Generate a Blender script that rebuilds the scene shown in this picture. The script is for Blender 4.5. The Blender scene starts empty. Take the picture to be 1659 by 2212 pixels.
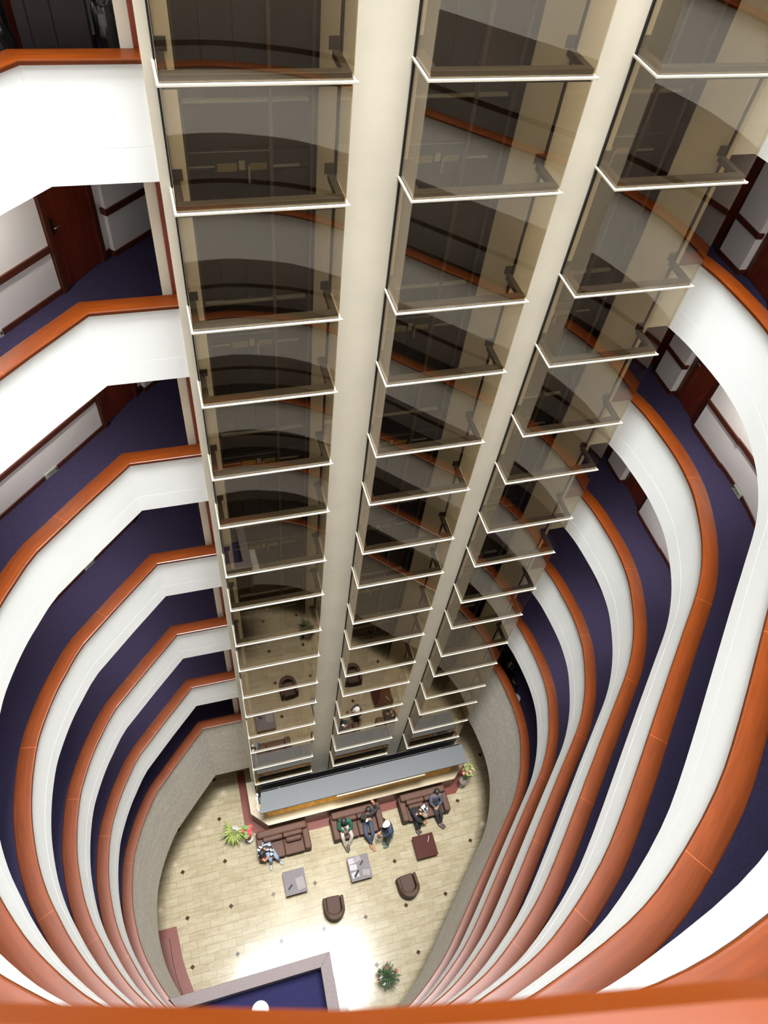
import bpy, bmesh, math, random
from mathutils import Vector, Matrix, noise
random.seed(7)
SC = bpy.context.scene
COL = SC.collection
PI = math.pi

# ------------------------------------------------------------------ materials
def lin(c):
    return tuple(((v/255)/12.92 if v/255 <= .04045 else ((v/255+.055)/1.055)**2.4) for v in c)

def nodes(name):
    m = bpy.data.materials.new(name); m.use_nodes = True
    nt = m.node_tree; nt.nodes.clear()
    out = nt.nodes.new('ShaderNodeOutputMaterial')
    return m, nt, out

def N(nt, typ, **kw):
    n = nt.nodes.new(typ)
    for k, v in kw.items():
        if k.startswith('i_'):
            key = k[2:]
            n.inputs[int(key) if key.isdigit() else key].default_value = v
        else:
            setattr(n, k, v)
    return n

def L(nt, a, b): nt.links.new(a, b)

def mat(name, rgb, rough=.5, var=.0, scale=4., bump=0., bscale=60., metal=0., spec=.5, coat=0., stretch=None, emit=None, estr=0.):
    m, nt, out = nodes(name)
    c = lin(rgb)
    b = N(nt, 'ShaderNodeBsdfPrincipled')
    b.inputs['Base Color'].default_value = (*c, 1)
    b.inputs['Roughness'].default_value = rough
    b.inputs['Metallic'].default_value = metal
    b.inputs['Specular IOR Level'].default_value = spec
    b.inputs['Coat Weight'].default_value = coat
    if emit:
        b.inputs['Emission Color'].default_value = (*lin(emit), 1)
        b.inputs['Emission Strength'].default_value = estr
    tc = N(nt, 'ShaderNodeTexCoord'); mp = N(nt, 'ShaderNodeMapping')
    L(nt, tc.outputs['Object'], mp.inputs['Vector'])
    if stretch: mp.inputs['Scale'].default_value = stretch
    nz = N(nt, 'ShaderNodeTexNoise'); nz.inputs['Scale'].default_value = scale; nz.inputs['Detail'].default_value = 6
    L(nt, mp.outputs[0], nz.inputs['Vector'])
    r = N(nt, 'ShaderNodeValToRGB')
    lo = tuple(max(0, x*(1-var)) for x in c); hi = tuple(min(1, x*(1+var)) for x in c)
    r.color_ramp.elements[0].position = .32; r.color_ramp.elements[1].position = .68
    r.color_ramp.elements[0].color = (*lo, 1); r.color_ramp.elements[1].color = (*hi, 1)
    L(nt, nz.outputs['Fac'], r.inputs['Fac']); L(nt, r.outputs['Color'], b.inputs['Base Color'])
    if bump:
        n2 = N(nt, 'ShaderNodeTexNoise'); n2.inputs['Scale'].default_value = bscale; n2.inputs['Detail'].default_value = 4
        L(nt, mp.outputs[0], n2.inputs['Vector'])
        bp = N(nt, 'ShaderNodeBump'); bp.inputs['Strength'].default_value = bump; bp.inputs['Distance'].default_value = .01
        L(nt, n2.outputs['Fac'], bp.inputs['Height']); L(nt, bp.outputs['Normal'], b.inputs['Normal'])
    L(nt, b.outputs[0], out.inputs['Surface'])
    return m

def mat_rail():
    # varnished timber, grain running along the rail (UV u = metres along, v = metres across)
    m, nt, out = nodes('rail_wood')
    b = N(nt, 'ShaderNodeBsdfPrincipled'); b.inputs['Roughness'].default_value = .30
    b.inputs['Specular IOR Level'].default_value = .30; b.inputs['Coat Weight'].default_value = .0; b.inputs['Coat Roughness'].default_value = .22
    uv = N(nt, 'ShaderNodeUVMap')
    mp = N(nt, 'ShaderNodeMapping'); mp.inputs['Scale'].default_value = (1.2, 14, 1)
    L(nt, uv.outputs[0], mp.inputs['Vector'])
    nz = N(nt, 'ShaderNodeTexNoise'); nz.inputs['Scale'].default_value = 1.6; nz.inputs['Detail'].default_value = 8; nz.inputs['Distortion'].default_value = .8
    L(nt, mp.outputs[0], nz.inputs['Vector'])
    r = N(nt, 'ShaderNodeValToRGB')
    r.color_ramp.elements[0].position = .3; r.color_ramp.elements[1].position = .72
    r.color_ramp.elements[0].color = (*lin((76, 29, 1)), 1); r.color_ramp.elements[1].color = (*lin((91, 38, 3)), 1)
    L(nt, nz.outputs['Fac'], r.inputs['Fac'])
    # butt joints every 2.6 m
    sp = N(nt, 'ShaderNodeSeparateXYZ'); L(nt, uv.outputs[0], sp.inputs[0])
    md = N(nt, 'ShaderNodeMath', operation='MODULO'); md.inputs[1].default_value = 2.6
    L(nt, sp.outputs['X'], md.inputs[0])
    lt = N(nt, 'ShaderNodeMath', operation='LESS_THAN'); lt.inputs[1].default_value = .006
    L(nt, md.outputs[0], lt.inputs[0])
    mx = N(nt, 'ShaderNodeMix', data_type='RGBA'); mx.inputs['B'].default_value = (*lin((140, 70, 30)), 1)
    L(nt, lt.outputs[0], mx.inputs['Factor']); L(nt, r.outputs['Color'], mx.inputs['A'])
    L(nt, mx.outputs['Result'], b.inputs['Base Color'])
    L(nt, b.outputs[0], out.inputs['Surface'])
    return m

def mat_floor():
    m, nt, out = nodes('marble_tiles')
    b = N(nt, 'ShaderNodeBsdfPrincipled'); b.inputs['Roughness'].default_value = .12; b.inputs['Specular IOR Level'].default_value = .10
    tc = N(nt, 'ShaderNodeTexCoord')
    # tile grid 0.498 x 0.249, aligned with the dark inset pitch 1.494
    mp = N(nt, 'ShaderNodeMapping'); mp.inputs['Location'].default_value = (-.223, -3.19, 0)
    L(nt, tc.outputs['Object'], mp.inputs['Vector'])
    br = N(nt, 'ShaderNodeTexBrick'); br.offset = .5; br.squash = 1
    br.inputs['Scale'].default_value = 1; br.inputs['Brick Width'].default_value = .498; br.inputs['Row Height'].default_value = .249
    br.inputs['Mortar Size'].default_value = .006; br.inputs['Mortar Smooth'].default_value = .3
    br.inputs['Color1'].default_value = (*lin((134, 124, 103)), 1); br.inputs['Color2'].default_value = (*lin((126, 115, 93)), 1)
    br.inputs['Mortar'].default_value = (*lin((100, 90, 71)), 1)
    L(nt, mp.outputs[0], br.inputs['Vector'])
    # wavy stone veins
    mv = N(nt, 'ShaderNodeMapping'); mv.inputs['Scale'].default_value = (.9, 5.5, 1)
    L(nt, tc.outputs['Object'], mv.inputs['Vector'])
    nz = N(nt, 'ShaderNodeTexNoise'); nz.inputs['Scale'].default_value = 1.8; nz.inputs['Detail'].default_value = 9; nz.inputs['Distortion'].default_value = 1.3
    L(nt, mv.outputs[0], nz.inputs['Vector'])
    rr = N(nt, 'ShaderNodeValToRGB')
    rr.color_ramp.elements[0].position = .40; rr.color_ramp.elements[0].color = (.86, .84, .80, 1)
    rr.color_ramp.elements[1].position = .56; rr.color_ramp.elements[1].color = (1.0, 1.0, 1.0, 1)
    L(nt, nz.outputs['Fac'], rr.inputs['Fac'])
    mu = N(nt, 'ShaderNodeMix', data_type='RGBA', blend_type='MULTIPLY'); mu.inputs['Factor'].default_value = 1
    L(nt, br.outputs['Color'], mu.inputs['A']); L(nt, rr.outputs['Color'], mu.inputs['B'])
    # dark diamond insets
    P = 1.494
    sp = N(nt, 'ShaderNodeSeparateXYZ'); L(nt, mp.outputs[0], sp.inputs[0])
    ab = []
    for ax in ('X', 'Y'):
        d = N(nt, 'ShaderNodeMath', operation='DIVIDE'); d.inputs[1].default_value = P; L(nt, sp.outputs[ax], d.inputs[0])
        ro = N(nt, 'ShaderNodeMath', operation='ROUND'); L(nt, d.outputs[0], ro.inputs[0])
        su = N(nt, 'ShaderNodeMath', operation='SUBTRACT'); L(nt, d.outputs[0], su.inputs[0]); L(nt, ro.outputs[0], su.inputs[1])
        a = N(nt, 'ShaderNodeMath', operation='ABSOLUTE'); L(nt, su.outputs[0], a.inputs[0]); ab.append(a)
    ad = N(nt, 'ShaderNodeMath', operation='ADD'); L(nt, ab[0].outputs[0], ad.inputs[0]); L(nt, ab[1].outputs[0], ad.inputs[1])
    lt = N(nt, 'ShaderNodeMath', operation='LESS_THAN'); lt.inputs[1].default_value = .056; L(nt, ad.outputs[0], lt.inputs[0])
    mx = N(nt, 'ShaderNodeMix', data_type='RGBA'); mx.inputs['B'].default_value = (*lin((52, 33, 22)), 1)
    L(nt, lt.outputs[0], mx.inputs['Factor']); L(nt, mu.outputs['Result'], mx.inputs['A'])
    L(nt, mx.outputs['Result'], b.inputs['Base Color'])
    L(nt, b.outputs[0], out.inputs['Surface'])
    return m

def mat_stone():
    m, nt, out = nodes('split_stone')
    b = N(nt, 'ShaderNodeBsdfPrincipled'); b.inputs['Roughness'].default_value = .75
    uv = N(nt, 'ShaderNodeUVMap')
    br = N(nt, 'ShaderNodeTexBrick'); br.offset = .5
    br.inputs['Scale'].default_value = 1; br.inputs['Brick Width'].default_value = .42; br.inputs['Row Height'].default_value = .2
    br.inputs['Mortar Size'].default_value = .003
    br.inputs['Color1'].default_value = (*lin((216, 209, 196)), 1); br.inputs['Color2'].default_value = (*lin((206, 198, 185)), 1)
    br.inputs['Mortar'].default_value = (*lin((196, 188, 175)), 1)
    L(nt, uv.outputs[0], br.inputs['Vector'])
    nz = N(nt, 'ShaderNodeTexNoise'); nz.inputs['Scale'].default_value = 9; nz.inputs['Detail'].default_value = 8
    L(nt, uv.outputs[0], nz.inputs['Vector'])
    r = N(nt, 'ShaderNodeValToRGB'); r.color_ramp.elements[0].position = .3; r.color_ramp.elements[0].color = (.8, .8, .8, 1)
    r.color_ramp.elements[1].position = .7; r.color_ramp.elements[1].color = (1.08, 1.08, 1.08, 1)
    L(nt, nz.outputs['Fac'], r.inputs['Fac'])
    mu = N(nt, 'ShaderNodeMix', data_type='RGBA', blend_type='MULTIPLY'); mu.inputs['Factor'].default_value = 1
    L(nt, br.outputs['Color'], mu.inputs['A']); L(nt, r.outputs['Color'], mu.inputs['B'])
    L(nt, mu.outputs['Result'], b.inputs['Base Color'])
    bp = N(nt, 'ShaderNodeBump'); bp.inputs['Strength'].default_value = .25; bp.inputs['Distance'].default_value = .01
    L(nt, nz.outputs['Fac'], bp.inputs['Height']); L(nt, bp.outputs['Normal'], b.inputs['Normal'])
    L(nt, b.outputs[0], out.inputs['Surface'])
    return m

def mat_glass():
    # bronze-tinted pane: sees through with a tint, reflects by Fresnel
    m, nt, out = nodes('bronze_glass')
    tr = N(nt, 'ShaderNodeBsdfTransparent'); tr.inputs['Color'].default_value = (.87, .83, .745, 1)
    gl = N(nt, 'ShaderNodeBsdfGlossy'); gl.inputs['Roughness'].default_value = .0; gl.inputs['Color'].default_value = (1.0, .92, .85, 1)
    # Schlick reflectance, the same from either face of the pane
    lw = N(nt, 'ShaderNodeLayerWeight'); lw.inputs['Blend'].default_value = .5
    pw = N(nt, 'ShaderNodeMath', operation='POWER'); pw.inputs[1].default_value = 5
    L(nt, lw.outputs['Facing'], pw.inputs[0])
    fr = N(nt, 'ShaderNodeMath', operation='MULTIPLY_ADD'); fr.inputs[1].default_value = .95; fr.inputs[2].default_value = .085
    L(nt, pw.outputs[0], fr.inputs[0])
    mx = N(nt, 'ShaderNodeMixShader')
    L(nt, fr.outputs[0], mx.inputs[0]); L(nt, tr.outputs[0], mx.inputs[1]); L(nt, gl.outputs[0], mx.inputs[2])
    L(nt, mx.outputs[0], out.inputs['Surface'])
    return m

M = {}
M['plaster'] = mat('white_plaster', (246, 246, 242), .62, .012, 1.2)
M['ceiling'] = mat('ceiling_paint', (246, 245, 243), .8, .01)
M['corridor'] = mat('corridor_paint', (246, 244, 242), .7, .02, .8)
M['rail'] = mat_rail()
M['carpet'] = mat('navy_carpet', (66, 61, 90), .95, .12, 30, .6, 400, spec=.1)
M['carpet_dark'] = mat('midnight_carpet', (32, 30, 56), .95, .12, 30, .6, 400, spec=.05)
M['concrete'] = mat('cream_concrete', (230, 220, 199), .8, .045, 1.3, .12, 45)
M['darkwood'] = mat('dark_door_wood', (112, 44, 22), .38, .25, 3, stretch=(6, 6, .6))
M['trimwood'] = mat('dark_trim_wood', (84, 40, 24), .4, .15, 8)
M['redwood'] = mat('red_jamb_wood', (128, 52, 28), .4, .1, 6)
M['stone'] = mat_stone()
M['floor'] = mat_floor()
M['glass'] = mat_glass()
M['bar'] = mat('cream_bar_paint', (196, 187, 168), .45, .02)
M['steel'] = mat('brown_steel', (84, 75, 64), .5, .05)
M['plate'] = mat('dark_plate', (66, 58, 50), .5, .05)
M['gasket'] = mat('black_gasket', (26, 24, 22), .6)
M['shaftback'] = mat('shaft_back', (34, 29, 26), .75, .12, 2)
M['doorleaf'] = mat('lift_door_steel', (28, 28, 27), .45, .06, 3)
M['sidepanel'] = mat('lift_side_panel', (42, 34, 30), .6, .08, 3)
M['galv'] = mat('galvanised', (150, 146, 132), .35, .08, 20, metal=.5)
M['brass'] = mat('yellowed_zinc', (128, 114, 66), .4, .1, 20, metal=.4)
M['canopy'] = mat('grey_canopy', (57, 58, 58), .55, .02, 2)
M['ledge'] = mat('travertine_ledge', (124, 111, 86), .35, .06, 6)
M['planterface'] = mat('brown_granite', (92, 68, 52), .3, .12, 25)
M['redgranite'] = mat('red_granite', (82, 34, 22), .45, .12, 40, spec=.15)
M['pinkgranite'] = mat('pink_granite', (92, 82, 80), .6, .1, 30, spec=.12)
M['gravel'] = mat('gold_gravel', (198, 158, 92), .7, .35, 26, 1., 40)
M['greypaint'] = mat('grey_paint', (128, 126, 120), .6, .04)
M['leather'] = mat('brown_leather', (68, 47, 37), .6, .10, 7, .25, 120, spec=.15)
M['leather_dark'] = mat('brown_leather_chair', (58, 42, 33), .6, .08, 7, .25, 120, spec=.12)
M['mahogany'] = mat('mahogany_top', (52, 20, 13), .35, .12, 5, spec=.05, stretch=(1, 6, 1))
M['skysheen'] = mat('painted_sky_sheen', (86, 79, 79), .5, .05, 4, spec=.1)  # sky reflection on dark brown glossy tops, put into the base colour
M['tablebase'] = mat('table_base', (170, 146, 124), .5, .06)
M['paper'] = mat('paper', (128, 122, 123), .7, .04, 20)
M['newsprint'] = mat('newsprint', (108, 100, 98), .8, .3, 40)
M['blackplastic'] = mat('black_plastic', (20, 18, 20), .6, .1, spec=.15)
M['blacksheet'] = mat('black_polythene', (14, 14, 16), .18, .1, spec=.8)
M['leaf'] = mat('leaf_green', (74, 106, 48), .45, .25, 9)
M['leaf_lime'] = mat('leaf_lime', (98, 108, 40), .45, .25, 6)
M['leaf_dark'] = mat('leaf_dark', (46, 62, 34), .5, .35, 9)
M['bract'] = mat('red_bract', (176, 46, 40), .5, .2, 9)
M['pinkbract'] = mat('pink_bract', (206, 110, 100), .5, .2)
M['soil'] = mat('soil', (92, 82, 68), .95, .25, 30, .6, 80)
M['potdark'] = mat('dark_pot', (74, 62, 58), .3, .08)
M['potglass'] = mat('grey_pot', (150, 146, 136), .25, .06)
M['wardrobe'] = mat('wardrobe_brown', (36, 28, 26), .6, .08, 3)
M['white'] = mat('white_enamel', (240, 238, 234), .3)
M['signface'] = mat('sign_face', (196, 202, 188), .4, .03)
M['signmark'] = mat('sign_mark', (96, 116, 92), .5)
M['signdark'] = mat('sign_dark', (24, 30, 24), .5)
M['chrome'] = mat('chrome', (214, 214, 214), .2, metal=1.)
M['lamp'] = mat('downlight_diffuser', (255, 244, 220), .5, emit=(255, 236, 200), estr=14.)
M['skin'] = mat('skin_brown', (150, 104, 78), .5, .05)
M['hair'] = mat('hair_black', (24, 20, 18), .6, .2, 30)
M['hairgrey'] = mat('hair_beige', (112, 94, 82), .7, .15, 30)
M['c_green'] = mat('cloth_green', (18, 66, 46), .85, .08, 8)
M['c_black'] = mat('cloth_black', (20, 22, 24), .85, .1, 8)
M['c_navy'] = mat('cloth_navy', (28, 38, 58), .85, .1, 8)
M['c_jeans'] = mat('cloth_jeans', (98, 110, 126), .85, .1, 10)
M['c_darkjeans'] = mat('cloth_dark_jeans', (42, 48, 62), .85, .12, 10)
M['c_beige'] = mat('cloth_beige', (140, 130, 120), .85, .06, 8)
M['c_grey'] = mat('cloth_grey', (62, 64, 74), .85, .08, 8)
M['c_olive'] = mat('cloth_olive', (62, 76, 66), .85, .1, 8)
M['c_white'] = mat('cloth_white', (236, 234, 236), .8, .02)
M['shoe_tan'] = mat('shoe_tan', (132, 88, 62), .6)
M['shoe_dark'] = mat('shoe_dark', (54, 46, 42), .6)
M['shoe_grey'] = mat('shoe_grey', (120, 124, 116), .6)
M['blue'] = mat('blue_plastic', (60, 84, 140), .4, .05)
M['palebeige'] = mat('pale_canvas', (120, 114, 100), .8, .06)
def mat_check():
    m, nt, out = nodes('black_white_cloth')
    b = N(nt, 'ShaderNodeBsdfPrincipled'); b.inputs['Roughness'].default_value = .8
    tc = N(nt, 'ShaderNodeTexCoord'); nz = N(nt, 'ShaderNodeTexVoronoi'); nz.inputs['Scale'].default_value = 13
    L(nt, tc.outputs['Object'], nz.inputs['Vector'])
    r = N(nt, 'ShaderNodeValToRGB'); r.color_ramp.interpolation = 'CONSTANT'
    r.color_ramp.elements[0].color = (.01, .01, .012, 1); r.color_ramp.elements[1].position = .62; r.color_ramp.elements[1].color = (.85, .83, .84, 1)
    sp = N(nt, 'ShaderNodeSeparateColor'); L(nt, nz.outputs['Color'], sp.inputs[0])
    L(nt, sp.outputs[0], r.inputs['Fac']); L(nt, r.outputs['Color'], b.inputs['Base Color'])
    L(nt, b.outputs[0], out.inputs['Surface'])
    return m
M['c_check'] = mat_check()

# ------------------------------------------------------------------ mesh helpers
class MB:
    def __init__(s): s.v = []; s.f = []; s.uv = {}; s.mi = {}
    def add(s, vs, fs, uvs=None, mi=0):
        o = len(s.v); s.v += [tuple(v) for v in vs]
        for i, f in enumerate(fs):
            k = len(s.f); s.f.append(tuple(o+j for j in f))
            if uvs: s.uv[k] = uvs[i]
            if mi: s.mi[k] = mi
        return s
    def box(s, x0, x1, y0, y1, z0, z1, mi=0):
        vs = [(x, y, z) for z in (z0, z1) for y in (y0, y1) for x in (x0, x1)]
        return s.add(vs, [(0, 2, 3, 1), (4, 5, 7, 6), (0, 1, 5, 4), (2, 6, 7, 3), (0, 4, 6, 2), (1, 3, 7, 5)], mi=mi)
    def obox(s, c, u, hu, hv, z0, z1, mi=0):
        """box centred at c=(x,y), u = unit direction, half sizes"""
        u = Vector(u).normalized(); w = Vector((-u.y, u.x)); c = Vector(c[:2]); vs = []
        for z in (z0, z1):
            for a, b in ((-1, -1), (1, -1), (1, 1), (-1, 1)):
                q = c+u*hu*a+w*hv*b; vs.append((q.x, q.y, z))
        return s.add(vs, [(3, 2, 1, 0), (4, 5, 6, 7), (0, 1, 5, 4), (1, 2, 6, 5), (2, 3, 7, 6), (3, 0, 4, 7)], mi=mi)
    def prism(s, poly, z0, z1, mi=0):
        n = len(poly)
        a = sum(poly[i][0]*poly[(i+1) % n][1]-poly[(i+1) % n][0]*poly[i][1] for i in range(n))
        if a < 0: poly = poly[::-1]
        vs = [(x, y, z0) for x, y in poly]+[(x, y, z1) for x, y in poly]
        fs = [tuple(range(n))[::-1], tuple(range(n, 2*n))]+[(i, (i+1) % n, n+(i+1) % n, n+i) for i in range(n)]
        return s.add(vs, fs, mi=mi)
    def sweep(s, path, prof, cap=True, mi=0):
        """path: 2-D polyline, outward = right-hand side; prof: closed loop of (d outward, z)"""
        nr = miters(path); n = len(prof); vs = []; ul = [0]
        for i, p in enumerate(path):
            if i: ul.append(ul[-1]+(Vector(p)-Vector(path[i-1])).length)
            for d, z in prof: vs.append((p[0]+nr[i][0]*d, p[1]+nr[i][1]*d, z))
        pl = [0]
        for j in range(n):
            a, b = prof[j], prof[(j+1) % n]; pl.append(pl[-1]+math.hypot(b[0]-a[0], b[1]-a[1]))
        ar = sum(prof[j][0]*prof[(j+1) % n][1]-prof[(j+1) % n][0]*prof[j][1] for j in range(n))
        fs = []; uv = []
        for i in range(len(path)-1):
            for j in range(n):
                k = (j+1) % n
                q = [i*n+j, i*n+k, (i+1)*n+k, (i+1)*n+j]
                w = [(ul[i], pl[j]), (ul[i], pl[j+1]), (ul[i+1], pl[j+1]), (ul[i+1], pl[j])]
                if ar < 0: q = q[::-1]; w = w[::-1]
                fs.append(tuple(q)); uv.append(w)
        if cap:
            a = tuple(range(n)); b = tuple(range((len(path)-1)*n, len(path)*n))
            if ar > 0: a = a[::-1]
            else: b = b[::-1]
            fs += [a, b]; uv += [[(prof[j][0], prof[j][1]) for j in range(n)]]*2
        return s.add(vs, fs, uv, mi)
    def cyl(s, c, r, z0, z1, n=20, r1=None, mi=0):
        r1 = r if r1 is None else r1
        vs = [(c[0]+r*math.cos(2*PI*i/n), c[1]+r*math.sin(2*PI*i/n), z0) for i in range(n)]
        vs += [(c[0]+r1*math.cos(2*PI*i/n), c[1]+r1*math.sin(2*PI*i/n), z1) for i in range(n)]
        return s.add(vs, [tuple(range(n))[::-1], tuple(range(n, 2*n))]+[(i, (i+1) % n, n+(i+1) % n, n+i) for i in range(n)], mi=mi)
    def lathe(s, c, prof, n=24, mi=0):
        vs = [(c[0]+r*math.cos(2*PI*i/n), c[1]+r*math.sin(2*PI*i/n), c[2]+z) for r, z in prof for i in range(n)]
        fs = [(k*n+i, k*n+(i+1) % n, (k+1)*n+(i+1) % n, (k+1)*n+i) for k in range(len(prof)-1) for i in range(n)]
        return s.add(vs, fs, mi=mi)
    def tube(s, pts, r, n=8, mi=0):
        pts = [Vector(p) for p in pts]; vs = []
        for i, p in enumerate(pts):
            t = (pts[min(i+1, len(pts)-1)]-pts[max(i-1, 0)]).normalized()
            a = t.cross(Vector((0, 0, 1)) if abs(t.z) < .9 else Vector((1, 0, 0))).normalized(); b = t.cross(a)
            rr = r[i] if isinstance(r, (list, tuple)) else r
            vs += [p+(a*math.cos(2*PI*k/n)+b*math.sin(2*PI*k/n))*rr for k in range(n)]
        fs = [(i*n+k, i*n+(k+1) % n, (i+1)*n+(k+1) % n, (i+1)*n+k) for i in range(len(pts)-1) for k in range(n)]
        fs += [tuple(range(n))[::-1], tuple(range((len(pts)-1)*n, len(pts)*n))]
        return s.add(vs, fs, mi=mi)
    def ball(s, c, r, n=14, m=9, mi=0):
        r = (r, r, r) if not isinstance(r, (tuple, list)) else r
        vs = [(c[0], c[1], c[2]+r[2])]
        for j in range(1, m):
            a = PI*j/m
            vs += [(c[0]+r[0]*math.sin(a)*math.cos(2*PI*i/n), c[1]+r[1]*math.sin(a)*math.sin(2*PI*i/n), c[2]+r[2]*math.cos(a)) for i in range(n)]
        vs.append((c[0], c[1], c[2]-r[2])); e = len(vs)-1
        fs = [(0, 1+i, 1+(i+1) % n) for i in range(n)]
        for j in range(m-2):
            fs += [(1+j*n+i, 1+(j+1)*n+i, 1+(j+1)*n+(i+1) % n, 1+j*n+(i+1) % n) for i in range(n)]
        fs += [(e, 1+(m-2)*n+(i+1) % n, 1+(m-2)*n+i) for i in range(n)]
        return s.add(vs, fs, mi=mi)
    def leafblade(s, base, d, length, width, droop, up=.4, seg=5, fold=.25, mi=0):
        d = Vector(d).normalized(); side = d.cross(Vector((0, 0, 1)))
        side = side.normalized() if side.length > 1e-4 else Vector((1, 0, 0))
        base = Vector(base); vs = []
        for i in range(seg+1):
            t = i/seg
            p = base+d*length*t+Vector((0, 0, length*(up*t-droop*t*t)))
            w = width*math.sin(PI*min(.97, .12+.86*t))**.8*.5
            vs += [p-side*w+Vector((0, 0, w*fold)), p, p+side*w+Vector((0, 0, w*fold))]
        fs = []
        for i in range(seg):
            for k in (0, 1): fs.append((i*3+k, i*3+k+1, i*3+k+4, i*3+k+3))
        return s.add(vs, fs, mi=mi)
    def build(s, name, m, parent=None, smooth=False, bevel=0., seg=2, loc=None):
        me = bpy.data.meshes.new(name)
        vs = s.v
        if loc is not None: vs = [(x-loc[0], y-loc[1], z-loc[2]) for x, y, z in vs]
        me.from_pydata(vs, [], s.f)
        for x in (m if isinstance(m, (list, tuple)) else [m]): me.materials.append(x)
        if s.mi:
            for k, i in s.mi.items(): me.polygons[k].material_index = i
        if s.uv:
            ul = me.uv_layers.new(name='UVMap')
            for k, w in s.uv.items():
                p = me.polygons[k]
                for j, li in enumerate(p.loop_indices): ul.data[li].uv = w[j]
        if smooth: me.polygons.foreach_set('use_smooth', [True]*len(me.polygons))
        me.update()
        o = bpy.data.objects.new(name, me); COL.objects.link(o)
        if loc is not None: o.location = loc
        if parent is not None:
            o.parent = parent
            if loc is None: o.matrix_parent_inverse = Matrix.Translation(parent.location).inverted() if parent.type == 'EMPTY' and not parent.parent else Matrix()
        if bevel:
            b = o.modifiers.new('bevel', 'BEVEL'); b.width = bevel; b.segments = seg; b.limit_method = 'ANGLE'; b.angle_limit = .6
        return o

def miters(path):
    n = []
    for i in range(len(path)):
        ns = []
        for a, b in ((i-1, i), (i, i+1)):
            if a >= 0 and b < len(path):
                d = (Vector(path[b])-Vector(path[a])).normalized(); ns.append(Vector((d.y, -d.x)))
        if len(ns) == 1: v = ns[0]
        else:
            v = (ns[0]+ns[1]).normalized(); v = v/max(.3, v.dot(ns[0]))
        n.append((v.x, v.y))
    return n

def off(path, d):
    m = miters(path); return [(p[0]+m[i][0]*d, p[1]+m[i][1]*d) for i, p in enumerate(path)]

def tag(o, label, cat, group=None, kind=None):
    o['label'] = label; o['category'] = cat
    if group: o['group'] = group
    if kind: o['kind'] = kind
    return o

def thing(name, label, cat, loc=(0, 0, 0), group=None, kind=None):
    o = bpy.data.objects.new(name, None); COL.objects.link(o); o.location = loc; o.empty_display_size = .1
    return tag(o, label, cat, group, kind)

def struct(name, mb, m, label, cat, **kw):
    return tag(mb.build(name, m, **kw), label, cat, kind='structure')

def part(name, mb, m, parent, **kw):
    """mesh given in world coordinates, parented so that it stays where it is"""
    o = mb.build(name, m, None, **kw)
    o.parent = parent
    q = parent; T = Matrix.Identity(4)
    chain = []
    while q is not None: chain.append(q); q = q.parent
    for q in reversed(chain): T = T @ q.matrix_parent_inverse @ Matrix.LocRotScale(q.location, q.rotation_euler, q.scale)
    o.matrix_parent_inverse = T.inverted()
    return o

# ------------------------------------------------------------------ levels and plan
CZ = 28.4
RAIL = [CZ-.257-3.01*(7-k) for k in range(10)]      # rail tops, k=0 lowest gallery ... k=7 the photographer's
FL = [r-1.0 for r in RAIL]
ORD = ['lowest', 'second', 'third', 'fourth', 'fifth', 'sixth', 'seventh', 'eighth', 'ninth', 'tenth']
def lvl(k): return ORD[k]+' gallery above the lobby'

KEY = [(-2.5, 6.96), (-2.83, 6.42), (-3.01, 6.07), (-3.17, 5.67), (-3.29, 5.28), (-3.365, 4.78), (-3.39, 4.3), (-3.37, 3.88),
       (-3.29, 3.35), (-3.16, 2.89), (-3.01, 2.53), (-2.82, 2.13), (-2.53, 1.66), (-2.12, 1.18), (-1.78, .885), (-1.3, .55),
       (-.72, .24), (-.08, .035), (.14, -.017), (.62, -.11), (1.17, -.15), (1.6, -.137), (2.03, -.055), (2.75, .15), (3.3, .41),
       (4.03, .90), (4.65, 1.46), (5.63, 2.45), (6.32, 3.15), (6.92, 3.75), (7.37, 4.21), (7.69, 4.62), (7.96, 5.07),
       (8.18, 5.56), (8.35, 6.05), (8.44, 6.54), (8.47, 7.0), (8.45, 7.54), (8.41, 8.0), (8.33, 8.4)]
def crom(pts, n=3):
    out = []
    for i in range(len(pts)-1):
        p0 = Vector(pts[max(0, i-1)]); p1 = Vector(pts[i]); p2 = Vector(pts[i+1]); p3 = Vector(pts[min(len(pts)-1, i+2)])
        for k in range(n):
            t = k/n
            q = .5*((2*p1)+(p2-p0)*t+(2*p0-5*p1+4*p2-p3)*t*t+(3*p1-p0-3*p2+p3)*t**3)
            out.append((q.x, q.y))
    out.append(tuple(pts[-1])); return out
CURVE = crom([(-1.81, 7.71)]+KEY, 3)[3:]
YF = 8.441                                          # front plane of the piers
PLAN = [(.10, YF), (-1.07, YF), (-1.78, 7.72)]+CURVE+[(8.315, YF), (7.93, YF)]

# ------------------------------------------------------------------ galleries
XL, XR, YB = .10, 7.93, 12.45
W_LEFT = [(-1.60, 10.33)]
W_MAIN = [(-1.60, 10.33)]+off(CURVE, 1.69)[0:-8]+[(10.14, 7.2), (10.15, 8.28)]
W_MAIN = [p for p in W_MAIN]
W_HALL = [(.55, YB), (-.75, 11.22), (-.84, 11.31), (-.93, 11.18)]
W_RIGHT = [(10.34, 9.28), (10.15, 9.31), (10.14, 9.97), (10.28, 10.02)]
W_BACK = [(10.28, 11.2), (10.28, YB), (.55, YB)]

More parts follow.
